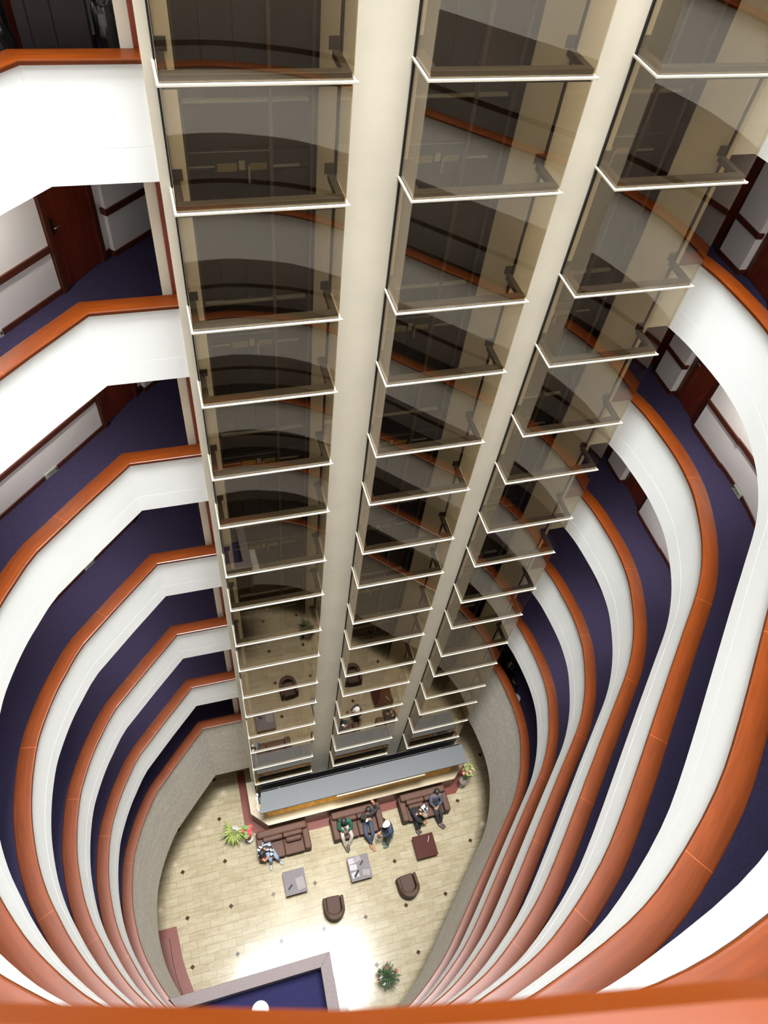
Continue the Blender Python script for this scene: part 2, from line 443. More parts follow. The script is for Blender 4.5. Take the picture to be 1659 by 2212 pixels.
def slab(z0, z1):
    mb = MB()
    a = off(PLAN, .06); b = off(PLAN, 2.3)
    for i in range(2, len(PLAN)-3):
        mb.prism([a[i], a[i+1], b[i+1], b[i]], z0, z1)
    mb.prism([(XL, YF+.06), a[1], a[2], b[2], (-3.6, 9.6), (-3.6, YB+.2), (XL, YB+.2)], z0, z1)
    j = len(PLAN)-3
    mb.prism([(XR, YF+.06), a[j+1], a[j], b[j], (10.8, 8.4), (10.8, YB+.2), (XR, YB+.2)], z0, z1)
    mb.prism([(XL, 9.98), (XR, 9.98), (XR, YB+.2), (XL, YB+.2)], z0, z1)
    return mb

def seg_door(n, P, Q, z, h, label, hinge_side, handle=True):
    """timber door between plan points P and Q"""
    P = Vector(P); Q = Vector(Q); u = (Q-P).normalized(); c = (P+Q)/2; w = (Q-P).length
    nrm = Vector((u.y, -u.x))                       # towards the room behind or the corridor
    t = thing('door_%d' % n, label, 'door', (c.x, c.y, z), kind='structure')
    part('door_panel', MB().obox(c, u, w/2-.05, .022, z+.01, z+h), M['darkwood'], t, bevel=.004)
    fr = MB()
    for sgn in (-1, 1): fr.obox(c+u*sgn*(w/2-.025), u, .045, .07, z, z+h+.05)
    fr.obox(c, u, w/2+.02, .07, z+h, z+h+.30)
    part('door_frame', fr, M['trimwood'], t)
    if handle:
        hp = P.lerp(Q, .13 if hinge_side < 0 else .87)
        face = -1 if True else 1
        inn = Vector((-u.y, u.x))*-1
        # the corridor side is towards the atrium centre
        if (Vector((3, 4))-c).dot(inn) < 0: inn = -inn
        hh = MB().obox(hp+inn*.028, u, .025, .006, z+.92, z+1.16)
        ho = part('lock_plate', hh, M['signdark'], t)
        lv = MB().tube([(*(hp+inn*.03), z+1.03), (*(hp+inn*.075), z+1.03), (*(hp+inn*.075+u*(.11 if hinge_side < 0 else -.11)), z+1.03)], .011)
        part('door_handle', lv, M['chrome'], ho, smooth=True)
    return t

dn = 0
for k in range(9):
    rz, z, zt = RAIL[k], FL[k], FL[k+1]-.3
    nm = lvl(k)
    # parapet
    if k == 0:
        prof = [(.03, rz-.055), (.03, 2.55), (.23, 2.55), (.23, rz-.055)]
        struct('wall_balcony', MB().sweep(PLAN, prof), M['stone'], 'grey stone-clad skirt wall hanging around the lobby below the lowest wooden rail', 'wall')
    else:
        g = rz-.905
        prof = [(.03, rz-.055), (.03, g+.004), (.034, g), (.03, g-.004), (.03, rz-1.302), (.045, rz-1.31), (.21, rz-1.31), (.21, rz-.055)]
        struct('wall_balcony', MB().sweep(PLAN, prof), M['plaster'], 'white curved balcony parapet of the '+nm, 'wall')
    prof = [(0, rz-.05), (0, rz-.014), (.006, rz-.004), (.018, rz), (.252, rz), (.264, rz-.004), (.27, rz-.014), (.27, rz-.05), (.25, rz-.056), (.02, rz-.056)]
    struct('trim_%d' % (k+1), MB().sweep(PLAN, prof), M['rail'], 'orange-brown varnished wooden handrail capping the parapet of the '+nm, 'handrail')
    struct('floor', slab(z-.02, z), M['carpet'], 'navy carpet of the '+nm, 'carpet')
    struct('ceiling', slab(zt, zt+.279), M['ceiling'], 'pale ceiling slab over the '+nm, 'ceiling')
    # walls
    wm = MB()
    for path in (W_MAIN, W_HALL, W_RIGHT, W_BACK): wm.sweep(path, [(0, z), (.12, z), (.12, zt), (0, zt)])
    struct('wall_corridor', wm, M['corridor'], 'off-white guest-room corridor wall along the '+nm, 'wall')
    bb = MB()
    for path in (W_MAIN, W_HALL, W_RIGHT): bb.sweep(path, [(-.014, z), (0, z), (0, z+.1), (-.014, z+.09)])
    struct('baseboard_corridor', bb, M['trimwood'], 'dark wooden baseboard of the corridor on the '+nm, 'baseboard')
    cr = MB()
    W_H2 = [(.55, YB), (-.75, 11.22), (-.82, 11.29)]
    W_R2 = [(10.24, 9.295), (10.15, 9.31), (10.14, 9.97)]
    for path in (W_MAIN, W_H2, W_R2): cr.sweep(path, [(-.032, z+.73), (0, z+.73), (0, z+.83), (-.032, z+.83)])
    struct('trim_chair', cr, M['trimwood'], 'dark wooden wall rail running along the corridor of the '+nm, 'wall rail')
    if k < 8:
        dn += 1; seg_door(dn, (-1.595, 10.37), (-.945, 11.17), z, 2.1, 'dark brown guest-room door at the left corridor corner of the '+nm, -1)
        dn += 1; seg_door(dn, (10.26, 8.32), (10.34, 9.24), z, 2.1, 'dark brown guest-room door near the right parapet end, '+nm, 1)
        dn += 1; seg_door(dn, (10.29, 10.05), (10.29, 11.18), z, 2.2, 'dark brown double door beyond the right white pilaster, '+nm, -1, False)
        sj = MB()
        sj.box(10.2, 10.28, 8.28, 8.34, z, zt)
        struct('wall_jamb', sj, M['corridor'], 'narrow white return beside the right-hand guest-room door of the '+nm, 'wall')

# blocking box between level 8 roof and sky is the open skylight; pier/jamb strips beside the left pier
mb = MB().box(-.09, .045, 8.82, 9.9, FL[0], RAIL[9]-1.3)
struct('wall_side', mb, M['concrete'], 'narrow cream concrete side face behind the leftmost pier', 'wall')
mb = MB().box(.047, .10, 8.74, 8.80, RAIL[0], RAIL[9]-1.3)
struct('trim_jamb', mb, M['redwood'], 'thin red-brown wooden jamb strip along the leftmost pier', 'trim')
mb = MB().box(7.93, 8.0, 8.82, 9.9, FL[0], RAIL[9]-1.3)
struct('wall_side', mb, M['concrete'], 'narrow cream concrete side face behind the rightmost pier', 'wall')

# ------------------------------------------------------------------ lift tower
TOP = 33.4
PIERS = [(.10, .42, 'leftmost narrow'), (2.17, 3.11, 'wide left-of-centre'), (4.97, 5.95, 'wide right-of-centre'), (7.76, 7.93, 'rightmost narrow')]
for a, b, w in PIERS:
    mb = MB(); z0 = 0
    while z0 < TOP-.01:                              # one lift of formwork per storey
        z1 = min(TOP, z0+3.01); mb.box(a, b, YF, 9.35, z0, z1); z0 = z1
    struct('wall_pier', MB().box(a, b, YF, 9.35, 0, TOP), M['concrete'], w+' cream concrete pier of the lift tower', 'pier')
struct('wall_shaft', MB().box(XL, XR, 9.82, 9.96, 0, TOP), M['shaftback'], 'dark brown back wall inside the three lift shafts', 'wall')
for x, w in ((XL-.05, 'left'), (XR, 'right')):
    struct('wall_tower', MB().box(x, x+.05, 9.35, 9.96, 0, TOP), M['concrete'], 'cream return wall closing the %s side of the lift tower' % w, 'wall')
struct('ceiling_shaft', MB().box(XL, XR, 7.84, 9.96, TOP, TOP+.15), M['ceiling'], 'slab closing the top of the lift shafts', 'ceiling')

SHAFT = [(.228, 2.194, 'left'), (3.032, 5.0, 'middle'), (5.826, 7.813, 'right')]
YG = 7.866
ZB = [.02, CZ-25.96, CZ-24.33, CZ-22.68]
for j in range(0, 8):
    ZB.append(CZ-.257-3.01*(7-j)-.01)
    if j < 7: ZB.append(CZ-.257-3.01*(6-j)-.01-1.353)
ZB.append(TOP)
NB = len(ZB)-1
wn = 0
NUM = ['lowest', 'second', 'third', 'fourth', 'fifth', 'sixth', 'seventh', 'eighth', 'ninth', 'tenth', 'eleventh', 'twelfth', 'thirteenth',
       'fourteenth', 'fifteenth', 'sixteenth', 'seventeenth', 'eighteenth', 'nineteenth', 'twentieth']
for x0, x1, sn in SHAFT:
    for i in range(NB):
        za, zb = ZB[i], ZB[i+1]; wn += 1
        t = thing('window_%d' % wn, 'tinted glass bay of the %s lift shaft, %s band counted up from the lobby floor' % (sn, NUM[i]), 'glass bay', ((x0+x1)/2, YG, za), kind='structure')
        part('front_pane', MB().box(x0, x1, YG, YG+.010, za+.012, zb-.004), M['glass'], t)
        part('side_pane', MB().box(x0, x0+.010, YG+.012, YF-.03, za+.012, zb-.004), M['glass'], t)
        part('side_pane', MB().box(x1-.010, x1, YG+.012, YF-.03, za+.012, zb-.004), M['glass'], t)
        for xa in (x0-.012, x1-.022): part('gasket', MB().box(xa, xa+.034, YF-.032, YF-.002, za, zb), M['gasket'], t)
        if i == 0: continue
        # cream glazing angle outside
        b = MB()
        b.box(x0-.032, x1+.05, YG-.032, YG-.003, za-.014, za+.014)
        b.box(x0-.032, x0-.003, YG-.003, YF-.004, za-.014, za+.014)
        b.box(x1+.003, x1+.032, YG-.003, YF-.004, za-.014, za+.014)
        part('glazing_bar', b, M['bar'], t, bevel=.004, seg=1)
        # brown steel transom behind the glass
        f = MB()
        f.box(x0+.014, x1-.014, YG+.014, YG+.12, za+.005, za+.085)
        f.box(x0+.014, x0+.10, YG+.12, YF-.01, za+.005, za+.085)
        f.box(x1-.10, x1-.014, YG+.12, YF-.01, za+.005, za+.085)
        fo = part('steel_frame', f, M['steel'], t, bevel=.004, seg=1)
        part('under_strip', MB().box(x0+.014, x1-.014, YG+.014, YG+.05, za-.05, za+.003), M['gasket'], t)  # dark strip behind the glass, just below the bar
        for xa in (x0+.03, x1-.14):
            p = MB().box(xa, xa+.11, YF-.018, YF-.002, za+.085, za+.215)
            p.cyl((xa+.055, YF-.02), .009, za+.14, za+.158, 8)
            part('bracket_plate', p, M['plate'], fo)
    # guide rails, full height
    for xa, w in ((x0+1.375, 'central'), (x0+1.93, 'right-hand'), (x0+.27, 'left-hand')):
        hw = .022 if w == 'central' else .012
        tag(MB().box(xa-hw, xa+hw, 9.58, 9.63, .05, TOP-.05).build('guide_rail', M['steel']), '%s vertical steel guide rail in the %s lift shaft' % (w, sn), 'guide rail', 'lift guide rails')
    for k in range(0, 8):
        z = FL[k]; yb = 9.815
        t = thing('elevator_door', 'lift landing doors seen from inside the %s shaft at the %s' % (sn, lvl(k)), 'elevator door', (x0+.97, yb, z), 'lift landing doors')
        for a, b in ((.59, .975), (.985, 1.36)):
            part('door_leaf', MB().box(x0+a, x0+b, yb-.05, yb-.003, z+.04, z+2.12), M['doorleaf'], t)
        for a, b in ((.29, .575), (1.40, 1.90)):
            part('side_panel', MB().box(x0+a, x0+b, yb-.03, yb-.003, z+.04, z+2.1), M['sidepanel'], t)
        part('sill', MB().box(x0+.3, x0+1.9, yb-.09, yb-.003, z-.005, z+.03), M['galv'], t)
        h = part('header_track', MB().box(x0+.28, x0+1.92, yb-.09, yb-.003, z+2.15, z+2.40), M['doorleaf'], t)
        part('hanger_plate', MB().box(x0+.66, x0+.92, yb-.12, yb-.092, z+2.14, z+2.24), M['brass'], h)
        part('hanger_plate', MB().box(x0+1.1, x0+1.33, yb-.12, yb-.092, z+2.15, z+2.23), M['brass'], h)
        part('lock_contact', MB().box(x0+.95, x0+1.03, yb-.13, yb-.092, z+2.16, z+2.27).box(x0+1.07, x0+1.095, yb-.13, yb-.1, z+1.97, z+2.2), M['galv'], h)
        tr = MB().box(x0+.29, x0+.62, yb-.11, yb-.092, z+2.2, z+2.215).box(x0+1.42, x0+1.78, yb-.11, yb-.092, z+2.17, z+2.2).box(x0+.3, x0+1.4, yb-.1, yb-.092, z+2.392, z+2.40)
        part('track_edge', tr, M['galv'], h)

# ------------------------------------------------------------------ lobby shell
struct('floor', MB().box(-6.5, 12.5, -3.4, 13, -.1, 0), M['floor'], 'polished cream marble lobby floor with small dark diamond insets', 'floor')
OUT = off(PLAN, 3.0)
lobby_path = [(-1.2, 12.9)]+[OUT[2]]+OUT[3:-2]+[(11.3, 8.6), (11.3, 12.9), (-1.2, 12.9)]
struct('wall_lobby', MB().sweep(lobby_path, [(0, 0), (.15, 0), (.15, 2.55), (0, 2.55)]), M['ledge'], 'beige lobby perimeter wall under the galleries', 'wall')
cl = MB()
a = off(PLAN, .23); b = off(PLAN, 3.1)
for i in range(2, len(PLAN)-3): cl.prism([a[i], a[i+1], b[i+1], b[i]], 2.56, 2.64)
cl.prism([(XL, YF+.23), a[1], a[2], b[2], (-4.2, 13), (XL, 13)], 2.56, 2.64)
j = len(PLAN)-3
cl.prism([(XR, YF+.23), a[j+1], a[j], b[j], (11.5, 13), (XR, 13)], 2.56, 2.64)
cl.prism([(XL, 9.98), (XR, 9.98), (XR, 13), (XL, 13)], 2.56, 2.64)
struct('ceiling', cl, M['ceiling'], 'low pale ceiling of the lobby edge under the galleries', 'ceiling')

# soffit downlights along the lobby edge
DL = [(-1.08, 9.35, 'beside the leftmost pier'), (-2.18, 8.2, 'under the angled left corner'), (-3.26, 7.06, 'over the straight left flank'), (-3.94, 5.6, 'over the bulging left flank'),
      (-3.9, 3.6, 'above the red granite inlay'), (8.5, 2.8, 'under the straight right flank'), (9.1, 5.6, 'under the right bulge'), (9.2, 7.9, 'beside the rightmost pier')]
for x, y, w in DL:
    t = thing('ceiling_light', 'small round lobby downlight '+w, 'ceiling light', (x, y, 2.56), 'lobby edge downlights')
    part('frame', MB().lathe((x, y, 2.52), [(.09, .04), (.1, 0), (.075, -.004), (.07, .03)], 20), M['white'], t, smooth=True)
    part('diffuser', MB().cyl((x, y), .07, 2.53, 2.545, 20), M['lamp'], t)
    ld = bpy.data.lights.new('downlight', 'SPOT'); ld.energy = 10; ld.color = (1, .86, .66); ld.spot_size = 1.9; ld.spot_blend = .8; ld.shadow_soft_size = .06
    lo = bpy.data.objects.new('downlight', ld); COL.objects.link(lo); lo.location = (x, y, 2.50)

# raised planter in front of the lifts
PB = [(-.11, 8.42), (-.11, 7.30), (.435, 6.75), (7.56, 6.75), (8.10, 7.24), (8.10, 8.42)]
t = thing('planter', 'long brown granite planter with a beige ledge in front of the lift tower', 'planter', (4, 7.2, 0))
inset = off(PB[::-1], .30)[::-1] if False else [(.19, 7.84), (.19, 7.42), (.56, 7.05), (7.43, 7.05), (7.80, 7.37), (7.80, 7.84)]
def ring(outer, inner, z0, z1):
    mb = MB(); n = len(outer)
    for i in range(n-1): mb.prism([outer[i], outer[i+1], inner[i+1], inner[i]], z0, z1)
    return mb
inn2 = [(.19, 8.42), (.19, 7.42), (.56, 7.05), (7.43, 7.05), (7.80, 7.37), (7.80, 8.42)]
part('face', ring([(x*.998+.008, y+.01) for x, y in PB], inn2, 0, 1.0), M['planterface'], t)
part('ledge', ring(PB, inn2, 1.0, 1.06), M['ledge'], t, bevel=.006)
gm = MB().prism([(.19, 7.60), (.19, 7.42), (.56, 7.05), (7.43, 7.05), (7.80, 7.37), (7.80, 7.60)], .2, .93)
part('added_dark_sheet', MB().box(.19, 7.80, 7.63, 7.84, .88, .92), M['gasket'], t)  # added black sheet that darkens the gap behind the gravel bed
part('gravel_bed', gm, M['gravel'], t)
rnd = random.Random(3); gv = MB()
for _ in range(900):
    x = rnd.uniform(.6, 7.4); y = rnd.uniform(7.07, 7.5); r = rnd.uniform(.012, .03)
    gv.ball((x, y, .935), (r, r*.9, r*.7), 6, 4)
tag(gv.build('pebble', M['gravel'], smooth=True), 'golden pebbles strewn along the lit planter bed under the grey canopy', 'pebbles', kind='stuff')

t = thing('canopy', 'long flat grey canopy slab over the planter in front of the lifts', 'canopy', (4, 7.2, 2.3))
part('top_slab', MB().prism([(.2, 6.85), (.34, 7.55), (7.86, 7.55), (7.84, 6.86)], 2.38, 2.45), M['canopy'], t, bevel=.006)
part('fascia', MB().box(.24, 7.80, 6.89, 6.91, 2.26, 2.378).box(.36, 7.80, 7.49, 7.51, 2.26, 2.378), M['ledge'], t)
part('light_trough', MB().box(2.9, 6.2, 6.80, 6.885, 2.27, 2.35), M['ledge'], t, bevel=.005)
for x in (1.0, 4.0, 7.0): part('post', MB().box(x-.05, x+.05, 7.515, 7.60, .93, 2.37), M['gasket'], t)
part('added_dark_panel', MB().box(.36, 7.8, 7.605, 7.625, .93, 2.375), M['gasket'], t)  # added black sheet, keeps the glass reflection below the canopy dark
pp = MB().tube([(.24, 7.50, 2.50), (.18, 7.36, 2.5), (.19, 7.22, 2.48), (.15, 7.08, 2.46), (.2, 6.95, 2.47)], .022)
pp.tube([(.2, 7.5, 2.47), (.22, 7.6, 2.3)], .025)
part('white_pipe', pp, M['white'], t, smooth=True)
for i, x in enumerate((.9, 1.9, 2.9, 4.4, 5.8, 7.1)):
    ld = bpy.data.lights.new('canopy_strip', 'AREA'); ld.shape = 'RECTANGLE'; ld.size = .7; ld.size_y = .06; ld.energy = (7, 10, 10, 4, 4, 4)[i]; ld.color = (1, .76, .42)
    lo = bpy.data.objects.new('canopy_strip', ld); COL.objects.link(lo); lo.location = (x, 7.0, 2.24)
# black sheet in the gap behind the canopy
struct('wall_pit', MB().box(.25, 7.79, 7.845, 7.86, .02, 2.2), M['gasket'], 'black sheet in the gap below the lift glazing behind the planter', 'wall')

# red granite floor inlays
ri = MB()
outr = [(-.40, 9.25), (-.40, 7.20), (.30, 6.47), (7.72, 6.47), (8.40, 7.12), (8.40, 8.42)]
inr = [(-.115, 9.25), (-.115, 7.31), (.43, 6.76), (7.56, 6.76), (8.10, 7.25), (8.10, 8.42)]
for i in range(5): ri.prism([outr[i], outr[i+1], inr[i+1], inr[i]], .0005, .004)
struct('floor', ri, M['redgranite'], 'red granite border strip in the floor around the planter', 'floor inlay')
ri = MB()
o1 = [(-3.15, 4.53), (-3.04, 3.47), (-2.95, 3.05), (-2.78, 2.45), (-2.5, 1.6), (-2.2, .9)]
i1 = [(-4.0, 4.53), (-3.95, 3.47), (-3.9, 3.05), (-3.8, 2.45), (-3.6, 1.6), (-3.4, .9)]
for i in range(5): ri.prism([o1[i], o1[i+1], i1[i+1], i1[i]], .0005, .004)
struct('floor', ri, M['redgranite'], 'red granite curved inlay in the floor at the lower left', 'floor inlay')
ri = MB()
o2 = [(-3.41, 4.22), (-3.36, 3.46), (-3.28, 3.0), (-3.14, 2.42), (-2.9, 1.6), (-2.6, .9)]
i2 = [(-4.0, 4.22), (-3.95, 3.46), (-3.9, 3.0), (-3.8, 2.42), (-3.6, 1.6), (-3.4, .9)]
for i in range(5): ri.prism([o2[i], o2[i+1], i2[i+1], i2[i]], .004, .16)
struct('trim_step', ri, mat('step_granite', (84, 46, 38), .5, .12, 30, spec=.15), 'low pinkish granite step on the red inlay at the lower left', 'step')

# mezzanine platform with granite coping
zc = RAIL[0]
cp = MB()
cp.prism([(-2.74, 1.87), (1.316, 1.87), (1.02, 1.585), (-2.52, 1.585)], zc-.06, zc)
cp.prism([(1.316, 1.87), (1.26, .0), (.97, .0), (1.02, 1.585)], zc-.06, zc)
struct('trim_coping', cp, M['pinkgranite'], 'pale pink granite coping around the mezzanine platform at the bottom', 'coping', bevel=.008)
wl = MB()
wl.prism([(-2.70, 1.85), (1.29, 1.85), (1.05, 1.61), (-2.52, 1.61)], FL[0]-.35, zc-.06)
wl.prism([(1.29, 1.85), (1.235, .0), (1.0, .0), (1.05, 1.61)], FL[0]-.35, zc-.06)
struct('wall_platform', wl, M['greypaint'], 'grey parapet wall of the mezzanine platform under the pink coping', 'wall')
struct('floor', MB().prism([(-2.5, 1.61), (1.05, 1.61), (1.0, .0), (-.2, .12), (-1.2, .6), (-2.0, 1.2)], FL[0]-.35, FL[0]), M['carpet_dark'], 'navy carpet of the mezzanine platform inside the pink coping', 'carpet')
struct('trim_ledge', MB().prism([(1.33, 1.38), (1.63, 1.36), (1.58, .3), (1.28, .3)], FL[0]-.35, FL[0]-.25), M['greypaint'], 'grey ledge along the right side of the mezzanine platform', 'ledge')

# ------------------------------------------------------------------ furniture
def rbox(mb, x0, x1, y0, y1, z0, z1): mb.box(x0, x1, y0, y1, z0, z1)
def sofa(x0, x1, y0, y1, label, pillows):
    t = thing('sofa', label, 'sofa', ((x0+x1)/2, (y0+y1)/2, 0), 'lobby sofas')
    aw, bd = .24, .26
    part('base', MB().box(x0+.03, x1-.03, y0+.06, y1-.02, .06, .30), M['leather'], t, bevel=.03)
    for a in (x0, x1-aw): part('arm', MB().box(a, a+aw, y0, y1-.02, .05, .62), M['leather'], t, bevel=.06, seg=4)
    part('backrest', MB().box(x0+.05, x1-.05, y1-bd, y1, .05, .84), M['leather'], t, bevel=.07, seg=4)
    m = (x0+x1)/2
    for a, b in ((x0+aw, m-.005), (m+.005, x1-aw)):
        part('seat_cushion', MB().box(a, b, y0-.01, y1-bd, .28, .45), M['leather'], t, bevel=.045, seg=4)
        part('back_cushion', MB().box(a, b, y1-bd-.15, y1-bd+.02, .44, .80), M['leather'], t, bevel=.06, seg=4)
    for x in (x0+.08, x1-.08):
        for y in (y0+.1, y1-.1): part('foot', MB().cyl((x, y), .025, 0, .07, 10), M['potdark'], t)
    for i, (px, py) in enumerate(pillows):
        c = MB().box(px-.30, px+.30, py-.10, py+.10, .46, .70)
        tag(c.build('pillow', M['leather'], bevel=.09, seg=5), ('brown leather pillow on the empty right seat of the left sofa' if x0 < 1 else 'brown leather pillow on the left seat of the right sofa'), 'pillow', 'sofa pillows')
sofa(-.08, 1.83, 5.76, 6.70, 'brown leather sofa with one seated person in jeans, nearest the potted palm', [(1.25, 6.22)])
sofa(2.67, 4.60, 5.78, 6.70, 'brown leather sofa between the other two, with the person in green', [])
sofa(5.32, 7.20, 5.80, 6.72, 'brown leather sofa at the right with a black-and-white bag on it', [(5.92, 6.26)])

def arcpts(cx, cy, rx, ry, a0, a1, n): return [(cx+rx*math.cos(a0+(a1-a0)*i/n), cy+ry*math.sin(a0+(a1-a0)*i/n)) for i in range(n+1)]
def tub_chair(cx, cy, rot, label):
    t = thing('armchair', label, 'armchair', (cx, cy, 0), 'tub armchairs')
    t.rotation_euler = (0, 0, rot)
    def tp(name, mb, m, **kw):
        o = mb.build(name, m, None, **kw); o.parent = t; return o
    w, d = .36, .38
    outer = [(w, .36)]+[(w, .0)]+arcpts(0, -.02, w, d-.0, 0, -PI, 18)[1:-1]+[(-w, 0), (-w, .36)]
    inner = [(w-.11, .36)]+[(w-.11, .0)]+arcpts(0, .0, w-.11, d-.16, 0, -PI, 18)[1:-1]+[(-w+.11, 0), (-w+.11, .36)]
    mb = MB(); n = len(outer)
    for i in range(n-1):
        # the shell rises towards the back
        h0 = .58+.14*max(0, min(1, (.1-outer[i][1])/.4)); h1 = .58+.14*max(0, min(1, (.1-outer[i+1][1])/.4))
        vs = [(*outer[i], .08), (*outer[i+1], .08), (*inner[i+1], .08), (*inner[i], .08), (*outer[i], h0), (*outer[i+1], h1), (*inner[i+1], h1), (*inner[i], h0)]
        fs = [(0, 3, 2, 1), (4, 5, 6, 7), (0, 1, 5, 4), (2, 3, 7, 6)]
        if i == 0: fs.append((3, 0, 4, 7))
        if i == n-2: fs.append((1, 2, 6, 5))
        mb.add(vs, fs)
    bm = bmesh.new()
    o = tp('shell', mb, M['leather_dark'])
    wd = o.modifiers.new('weld', 'WELD'); wd.merge_threshold = .0005
    bv = o.modifiers.new('bevel', 'BEVEL'); bv.width = .035; bv.segments = 3; bv.limit_method = 'ANGLE'; bv.angle_limit = .8
    seat = [(w-.12, .39), (w-.12, .0)]+arcpts(0, .0, w-.12, d-.17, 0, -PI, 14)[1:-1]+[(-w+.12, 0), (-w+.12, .39)]
    tp('seat_cushion', MB().prism(seat, .26, .46), M['leather_dark'], bevel=.04, seg=4)
    tp('base', MB().prism([(x*.92, y*.92) for x, y in seat], .05, .26), M['leather_dark'])
    for x in (-.24, .24):
        for y in (-.2, .25): tp('foot', MB().cyl((x, y), .022, 0, .08, 10), M['potdark'])
tub_chair(2.17, 3.67, math.radians(-4), 'left-hand brown tub armchair facing the middle sofa across the newspaper table')
tub_chair(4.90, 3.70, math.radians(3), 'brown tub armchair nearest the dark red table')

def coffee(x0, x1, y0, y1, top, label):
    t = thing('coffee_table', label, 'coffee table', ((x0+x1)/2, (y0+y1)/2, 0), 'square coffee tables')
    part('tabletop', MB().box(x0, x1, y0, y1, .36, .40), top, t, bevel=.006)
    part('apron', MB().box(x0+.02, x1-.02, y0+.02, y1-.02, .26, .36), M['tablebase'], t)
    part('plinth', MB().box(x0+.06, x1-.06, y0+.06, y1-.06, .0, .26), M['tablebase'], t)
coffee(.63, 1.40, 4.44, 5.24, M['skysheen'], 'square coffee table with painted sky reflection in front of the left sofa')
coffee(2.97, 3.74, 4.32, 5.14, M['skysheen'], 'square coffee table with painted sky reflection, covered with newspapers')
coffee(5.49, 6.28, 4.46, 5.25, M['mahogany'], 'square coffee table with a dark red-brown top in front of the right sofa')

def flat(name, c, ang, hu, hv, z0, z1, m, label, cat, group=None):
    u = (math.cos(ang), math.sin(ang))
    return tag(MB().obox(c, u, hu, hv, z0, z1).build(name, m, bevel=.002), label, cat, group)
flat('remote_control', (.83, 4.70), math.radians(40), .10, .026, .401, .42, M['blackplastic'], 'black remote control on the table before the left sofa', 'remote control')
flat('remote_control', (3.45, 4.86), math.radians(42), .09, .025, .404, .422, M['blackplastic'], 'black remote control at the far right of the newspaper table', 'remote control')
flat('spectacle_case', (3.20, 4.55), math.radians(48), .13, .035, .408, .45, M['blackplastic'], 'black case lying on the papers at the near edge of the newspaper table', 'case')
for i, (x, y, a, m, l) in enumerate([(3.12, 5.0, 3, 'paper', 'white sheet at the far left corner of the newspaper table'), (3.13, 4.78, -4, 'paper', 'white sheet in the middle left of the newspaper table'),
                                     (3.15, 4.53, 8, 'paper', 'white sheet at the near left corner of the newspaper table'), (3.32, 5.03, 14, 'newsprint', 'grey folded newspaper at the far edge of its table'),
                                     (3.55, 4.52, -12, 'newsprint', 'crumpled grey newspaper at the near right corner of its table')]):
    flat('newspaper', (x, y), math.radians(a), .13, .095, .4005+.0005*i, .402+.0008*i, M[m], l, 'newspaper', 'papers on the table')
flat('newspaper', (1.2, 4.75), math.radians(6), .14, .2, .4005, .402, M['newsprint'], 'grey folded newspaper on the table before the left sofa', 'newspaper')
flat('pen', (6.07, 5.05), math.radians(62), .11, .012, .401, .415, M['paper'], 'white pen-like stick on the dark red-brown table', 'pen')

# plants
def pot(t, c, r0, r1, h, m, soil=True):
    part('pot', MB().lathe((c[0], c[1], 0), [(0, .001), (r0, .001), (r1, h), (r1-.02, h), (r1-.03, h-.05), (0, h-.05)], 24), m, t, smooth=False)
    if soil: part('soil', MB().lathe((c[0], c[1], h-.06), [(r1-.03, 0), (r1*.5, .012), (0, .016)], 20), M['soil'], t, smooth=True)
rnd = random.Random(11)
c = (-.80, 6.96)
t = thing('potted_palm', 'spiky lime-green plant in a grey pot standing left of the sofas', 'potted plant', (*c, 0))
pot(t, c, .14, .20, .55, M['potglass'])
mb = MB()
for i in range(40):
    a = rnd.uniform(PI*.62, PI*2.12); r = rnd.uniform(.05, .15)
    mb.leafblade((c[0]+r*math.cos(a), c[1]+r*math.sin(a), .53), (math.cos(a), math.sin(a), 0), rnd.uniform(.26, .40), .05, rnd.uniform(.3, .9), rnd.uniform(.3, .9), 5)
part('foliage', mb, M['leaf_lime'], t)
c = (-.30, 6.66)
t = thing('potted_flower', 'red and green flowering plant in a small pot beside the left end of the planter', 'potted plant', (*c, 0))
pot(t, c, .10, .14, .40, M['potglass'])
mb = MB(); st = MB(); br = MB()
for i in range(14):
    a = rnd.uniform(0, 2*PI); q = Vector((c[0]+.02+rnd.uniform(-.18, .26), c[1]+rnd.uniform(-.08, .26), rnd.uniform(.75, 1.12)))
    st.tube([(c[0], c[1], .36), ((c[0]+q.x)/2, (c[1]+q.y)/2, q.z*.75), q], .006, 5)
    br = MB(); tgt = mb if i % 2 else br
    for j in range(7):
        b = a+j*2*PI/7
        tgt.leafblade(q, (math.cos(b), math.sin(b), 0), rnd.uniform(.07, .11), .05, .5, .3, 3)
    if br.v: part('bloom', br, M['bract'], t)
part('stem', st, M['leaf'], t); part('leaves', mb, M['leaf'], t)
c = (8.00, 6.72)
t = thing('potted_flower', 'tall potted plant with pale leaves and pink blooms beside the right end of the planter', 'potted plant', (*c, 0))
pot(t, c, .12, .17, .62, M['potdark'])
mb = MB(); st = MB(); br = MB()
for i in range(16):
    q = Vector((c[0]+rnd.uniform(0, .38), c[1]+rnd.uniform(-.05, .42), rnd.uniform(.8, 1.35)))
    st.tube([(c[0], c[1], .56), ((c[0]*.6+q.x*.4), (c[1]*.6+q.y*.4), q.z*.8), q], .006, 5)
    br = MB()
    for j in range(5):
        b = rnd.uniform(0, 2*PI)
        (br if i > 12 else mb).leafblade(q, (math.cos(b), math.sin(b), 0), rnd.uniform(.07, .12), .05, .5, .3, 3)
    if br.v: part('bloom', br, M['pinkbract'], t)
part('stem', st, M['leaf'], t); part('leaves', mb, M['leaf_lime'], t)
c = (3.43, 1.24)
t = thing('potted_shrub', 'large bushy dark green and reddish plant on the open floor near the platform', 'potted plant', (*c, 0))
pot(t, c, .2, .27, .45, M['potdark'])
